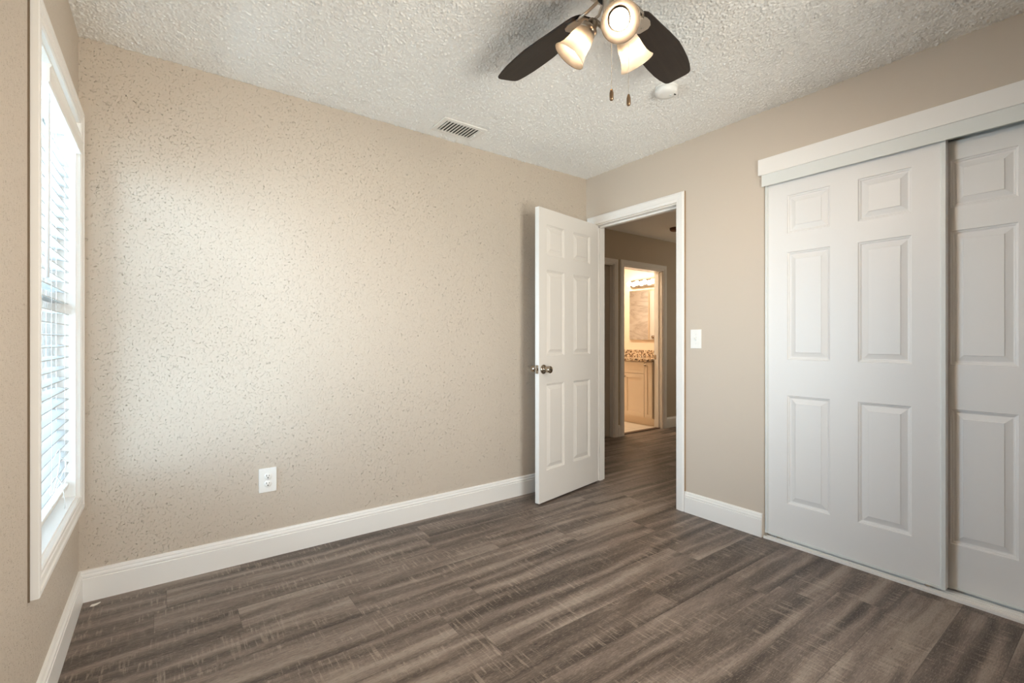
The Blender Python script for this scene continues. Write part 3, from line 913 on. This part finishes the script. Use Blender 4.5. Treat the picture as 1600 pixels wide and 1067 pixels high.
mb = MB()
v = [mb.vert(p) for p in ((0, 0, 0.0015), (0.012, -0.005, 0.003), (0.024, 0.002, 0.002), (0.034, 0.016, 0.004), (0.018, 0.013, 0.003), (0.006, 0.011, 0.0035))]
v2 = [mb.vert((p.co.x, p.co.y, 0.0)) for p in v]
mb.face(v); mb.face(list(reversed(v2)))
for i in range(6): mb.face([v[i], v[(i + 1) % 6], v2[(i + 1) % 6], v2[i]])
ch = mb.build('paint_chip', M['chip']); ch.location = (-0.262, 2.665, 0)
tag(ch, 'small white paint chip on the floor in the window corner', 'debris')

# ------------------------------------------------------------------ ceiling fan
FZ = 2.31
FC = Vector((1.2305, 1.0765, CZ))
fan = tag(empty('ceiling_fan', FC), 'five blade dark brown ceiling fan with brushed nickel light kit', 'ceiling fan')
mb = MB(); mb.lathe([(0, 0), (0.085, 0), (0.088, -0.008), (0.108, -0.026), (0.115, -0.045), (0.115, -0.092), (0.106, -0.106), (0.085, -0.112), (0, -0.112)], None, 48)
mb.build('motor_housing', M['nickel'], fan)
mb = MB(); mb.lathe([(0, -0.112), (0.066, -0.112), (0.066, -0.138), (0.058, -0.143), (0, -0.143)], None, 40); mb.build('flywheel', M['dark'], fan)
mb = MB(); mb.lathe([(0, -0.143), (0.044, -0.143), (0.047, -0.150), (0.047, -0.200), (0.041, -0.207), (0.036, -0.212), (0.036, -0.232), (0.046, -0.238), (0.046, -0.262), (0.036, -0.276), (0.016, -0.284), (0.009, -0.294), (0, -0.296)], None, 40)
mb.build('switch_housing', M['nickel'], fan)
prof = [(0.150, 0.026), (0.160, 0.038), (0.175, 0.047), (0.20, 0.052), (0.27, 0.061), (0.34, 0.071), (0.42, 0.080), (0.48, 0.079), (0.55, 0.075), (0.60, 0.068), (0.636, 0.0595), (0.648, 0.055), (0.656, 0.046), (0.659, 0.030)]
mb = MB()
top, bot = [], []
outl = [(r, w) for r, w in prof] + [(r, -w) for r, w in reversed(prof)]
T = [mb.vert((r, w, 0.003)) for r, w in outl]; B = [mb.vert((r, w, -0.003)) for r, w in outl]
mb.face(T); mb.face(list(reversed(B)))
for i in range(len(outl)):
    j = (i + 1) % len(outl)
    mb.face([T[i], B[i], B[j], T[j]])
blade_me = None
for k in range(5):
    a = R(88.8 - 72 * k)
    mtx = Matrix.Translation((0, 0, FZ - CZ)) @ Matrix.Rotation(a, 4, 'Z') @ Matrix.Rotation(R(-11), 4, 'X')
    if blade_me is None:
        o = mb.build('blade', M['blade'], fan, bevel=0.0012); blade_me = o.data
    else:
        o = bpy.data.objects.new('blade', blade_me); COL.objects.link(o); o.parent = fan
        md = o.modifiers.new('edge', 'BEVEL'); md.width = 0.0012; md.segments = 2; md.limit_method = 'ANGLE'
    o.matrix_local = mtx
    # blade bracket, below the blade root
    mk = MB()
    pl = [(0.150, 0.012), (0.165, 0.026), (0.185, 0.035), (0.210, 0.037), (0.232, 0.030), (0.243, 0.016)]
    ol = [(r, w) for r, w in pl] + [(r, -w) for r, w in reversed(pl)]
    A = [mk.vert((r, w, -0.0035)) for r, w in ol]; Bv = [mk.vert((r, w, -0.0075)) for r, w in ol]
    mk.face(A); mk.face(list(reversed(Bv)))
    for i in range(len(ol)):
        j = (i + 1) % len(ol); mk.face([A[i], Bv[i], Bv[j], A[j]])
    for s in (-1, 1):
        mk.tube([(0.060, s * 0.012, 0.008), (0.085, s * 0.018, 0.001), (0.115, s * 0.030, -0.010), (0.145, s * 0.033, -0.010), (0.175, s * 0.025, -0.0065)], [0.006, 0.006, 0.0055, 0.005, 0.004], 8)
    for (sx_, sy_) in ((0.175, 0.018), (0.175, -0.018), (0.222, 0)):
        mk.lathe([(0, -0.0105), (0.004, -0.0095), (0.005, -0.0075), (0, -0.0075)], Matrix.Translation((sx_, sy_, 0)), 10)
    bk = mk.build('blade_bracket', M['nickel'], o)

def axis_matrix(p, d):
    d = Vector(d).normalized()
    return Matrix.Translation(p) @ d.to_track_quat('Z', 'Y').to_matrix().to_4x4()
for az, rm, zm, tl in ((-134, 0.138, 2.116, 41), (131, 0.160, 2.112, 52), (5, 0.118, 2.112, 43)):
    u = Vector((math.cos(R(az)), math.sin(R(az)), 0))
    mouth = u * rm + Vector((0, 0, zm - CZ))
    tilt = R(tl)
    d = (u * math.cos(tilt) - Vector((0, 0, math.sin(tilt)))).normalized()
    L = 0.105
    neck = mouth - d * L
    am = axis_matrix(neck, d)
    mb = MB()
    mb.tube([Vector((0, 0, -0.250)) + u * 0.040, Vector((0, 0, -0.238)) + u * 0.052, neck - d * 0.036, neck - d * 0.020], 0.0085, 12)
    arm = mb.build('light_arm', M['nickel'], fan)
    mb = MB(); mb.lathe([(0, -0.034), (0.016, -0.034), (0.019, -0.028), (0.021, -0.012), (0.030, -0.010), (0.0315, -0.006), (0.0315, 0.010), (0.0285, 0.010), (0.0285, -0.004), (0, -0.004)], am, 32)
    mb.build('fitter_cup', M['nickel'], arm)
    mb = MB()
    sh = [(0.0265, 0.000), (0.030, 0.006), (0.036, 0.020), (0.040, 0.040), (0.0425, 0.060), (0.047, 0.080), (0.054, 0.096), (0.0605, 0.105)]
    th = 0.0022
    mb.lathe(sh + [(0.0605 - 0.001, 0.1065)] + [(r - th, z) for r, z in reversed(sh)], am, 40)
    so = mb.build('lamp_shade', M['frost'], arm)
    so.data.materials.append(M['frost_inner'])
    for pi, pl_ in enumerate(so.data.polygons):
        if pi // 40 >= len(sh): pl_.material_index = 1
    mb = MB()
    mb.lathe([(0.0285, 0.040), (0.0300, 0.050), (0.0290, 0.062), (0.024, 0.072), (0.016, 0.078), (0.008, 0.0805), (0, 0.081)], am, 28)
    bo = mb.build('bulb', M['bulb'], arm)
    mb = MB(); mb.lathe([(0, -0.002), (0.013, -0.002), (0.013, 0.012), (0.017, 0.022), (0.026, 0.034), (0.0290, 0.039), (0.0290, 0.041), (0.0285, 0.0405), (0, 0.0405)], am, 28)
    mb.build('bulb_body', M['bulb_body'], bo)

VIEW = Vector((math.cos(YAW), math.sin(YAW), 0)); RGT = Vector((math.sin(YAW), -math.cos(YAW), 0))
for off, zb, zf in ((-0.024, 1.925, 1.962), (0.033, 1.908, 1.947)):
    q = RGT * off + VIEW * (-0.03)
    top_z = 2.200
    mb = MB()
    nb = 66
    for i in range(nb):
        z = zf + (top_z - zf) * i / (nb - 1)
        mb.lathe([(0, -0.0014), (0.0012, -0.0007), (0.0012, 0.0007), (0, 0.0014)], Matrix.Translation((q.x, q.y, z - CZ)), 6)
    mb.tube([(q.x, q.y, zf - CZ), (q.x, q.y, top_z - CZ)], 0.0004, 5)
    pc = mb.build('pull_chain', M['chain'], fan)
    mb = MB()
    mb.lathe([(0, 0), (0.0045, 0.001), (0.0068, 0.006), (0.0068, 0.026), (0.0050, 0.032), (0.0040, 0.037), (0.002, 0.039), (0, 0.040)], Matrix.Translation((q.x, q.y, zb - CZ)), 14)
    mb.build('pull_fob', M['fob'], pc)

# ------------------------------------------------------------------ bathroom
XV = 5.06      # vanity door faces
VY0, VY1 = BY0 + 0.01, 4.95
va = tag(empty('vanity_cabinet', (XV, VY0, 0)), 'white shaker bathroom vanity cabinet under the granite top', 'cabinet')
mb = MB(); mb.box(XV + 0.02, BX1 - 0.002, VY0, VY1, 0.105, 0.845); mb.box(XV + 0.065, BX1 - 0.002, VY0, VY1, 0.004, 0.105)
child_world(mb.build('body', M['cabinet']), va)
def shaker(name, y0, y1, z0, z1, rail, knob_at):
    mb = MB()
    mb.box(XV + 0.008, XV + 0.018, y0, y1, z0, z1)
    for a, b, c, d in ((y0, y0 + rail, z0, z1), (y1 - rail, y1, z0, z1), (y0 + rail, y1 - rail, z0, z0 + rail), (y0 + rail, y1 - rail, z1 - rail, z1)):
        mb.box(XV, XV + 0.009, a, b, c, d)
    o = child_world(mb.build(name, M['cabinet']), va)
    if knob_at:
        mb = MB()
        mb.lathe([(0, 0.028), (0.010, 0.026), (0.014, 0.020), (0.010, 0.012), (0.005, 0.008), (0.006, 0), (0, 0)], Matrix.Translation((XV, *knob_at)) @ Matrix.Rotation(R(-90), 4, 'Y'), 18)
        k = mb.build('knob', M['satin'])
        k.parent = o
    return o
shaker('cabinet_door', 3.835, 3.955, 0.112, 0.838, 0.045, (3.935, 0.798))
shaker('drawer_front', 3.960, 4.420, 0.690, 0.838, 0.040, None)
shaker('cabinet_door', 3.960, 4.300, 0.112, 0.682, 0.055, (4.275, 0.635))
shaker('cabinet_door', 4.305, 4.640, 0.112, 0.682, 0.055, (4.330, 0.635))
ct = tag(empty('vanity_countertop', (XV - 0.02, VY0, 0.845)), 'speckled brown granite countertop with backsplash on the bathroom vanity', 'countertop')
mb = MB(); mb.box(XV - 0.025, BX1 - 0.002, VY0 - 0.005, VY1, 0.846, 0.880, 0.004); child_world(mb.build('slab', M['granite']), ct)
mb = MB(); mb.box(BX1 - 0.022, BX1 - 0.002, VY0, VY1, 0.880, 0.982, 0.002); child_world(mb.build('backsplash', M['granite']), ct)

mi = tag(empty('bathroom_mirror', (BX1, 4.4, 1.13)), 'rectangular bathroom mirror reflecting a marble shower wall', 'mirror')
mb = MB(); mb.box(BX1 - 0.024, BX1 - 0.001, 3.95, 4.645, 1.130, 1.860); child_world(mb.build('backing', M['cabinet']), mi)
mb = MB(); mb.box(BX1 - 0.028, BX1 - 0.0241, 3.952, 4.643, 1.132, 1.858); child_world(mb.build('mirror_glass', M['mirror']), mi)

lb = tag(empty('vanity_light', (BX1, 4.3, 1.96)), 'chrome vanity light bar with round lit bulbs above the mirror', 'wall lamp')
mb = MB()
ys0, ys1, hz, hh = 4.03, 4.645, 1.955, 0.052
ol = []
for q in range(13): ol.append((ys1 - hh + hh * math.sin(R(180 * q / 12)), hz + hh * math.cos(R(180 * q / 12))))
for q in range(13): ol.append((ys0 + hh - hh * math.sin(R(180 * q / 12)), hz - hh * math.cos(R(180 * q / 12))))
A = [mb.vert((BX1 - 0.001, y, z)) for y, z in ol]; Bq = [mb.vert((BX1 - 0.035, y, z)) for y, z in ol]
mb.face(A); mb.face(Bq)
for i in range(len(ol)): mb.face([A[i], A[(i + 1) % len(ol)], Bq[(i + 1) % len(ol)], Bq[i]])
child_world(mb.build('back_plate', M['chrome']), lb)
for yy in (4.60, 4.46, 4.32, 4.18):
    m4 = Matrix.Translation((BX1 - 0.035, yy, hz + 0.005)) @ Matrix.Rotation(R(-90), 4, 'Y')
    mb = MB(); mb.lathe([(0, 0), (0.020, 0), (0.018, 0.012), (0, 0.012)], m4, 18); so = child_world(mb.build('bulb_socket', M['chrome']), lb)
    mb = MB(); mb.lathe([(0, 0.012), (0.012, 0.014)] + [(0.034 * math.sin(R(t)), 0.050 - 0.034 * math.cos(R(t))) for t in range(25, 180, 15)] + [(0, 0.084)], m4, 20)
    bb = mb.build('bulb', M['bath_bulb']); bb.parent = so

hk = tag(empty('robe_hook', (BX1, 4.80, 1.60)), 'small nickel robe hook on the bathroom wall left of the mirror', 'hook')
mb = MB(); mb.lathe([(0, 0), (0.022, 0), (0.022, 0.006), (0.009, 0.010), (0.008, 0.028), (0.016, 0.036), (0.014, 0.046), (0, 0.048)], Matrix.Rotation(R(-90), 4, 'Y'), 20)
mb.build('hook_body', M['satin'], hk)

# door seen only in the mirror, on the opposite bathroom wall
d5 = tag(empty('door_5', (BX0 + 0.045, 4.55, 0)), 'cream door with a round knob reflected in the bathroom mirror', 'door', kind='structure')
mb = MB(); mb.box(-0.035, 0.0, 0.0, 0.74, 0.012, 2.0, 0.002); mb.build('door_slab', M['door'], d5)
mb = MB(); mb.lathe([(0, 0), (0.032, 0), (0.030, 0.006), (0.012, 0.010), (0.012, 0.026), (0.026, 0.036), (0.026, 0.052), (0.016, 0.060), (0, 0.061)], Matrix.Translation((0, 0.645, 1.18)) @ Matrix.Rotation(R(90), 4, 'Y'), 24)
mb.build('door_knob', M['satin'], d5)

# hall ceiling fitting
hs = tag(empty('ceiling_fitting', (4.66, 3.21, HCZ)), 'round brown looking fitting on the dim hallway ceiling', 'ceiling fitting')
mb = MB(); mb.lathe([(0, -0.034), (0.050, -0.033), (0.062, -0.022), (0.064, -0.004), (0.064, 0), (0, 0)], None, 32); mb.build('cover', M['brown'], hs)
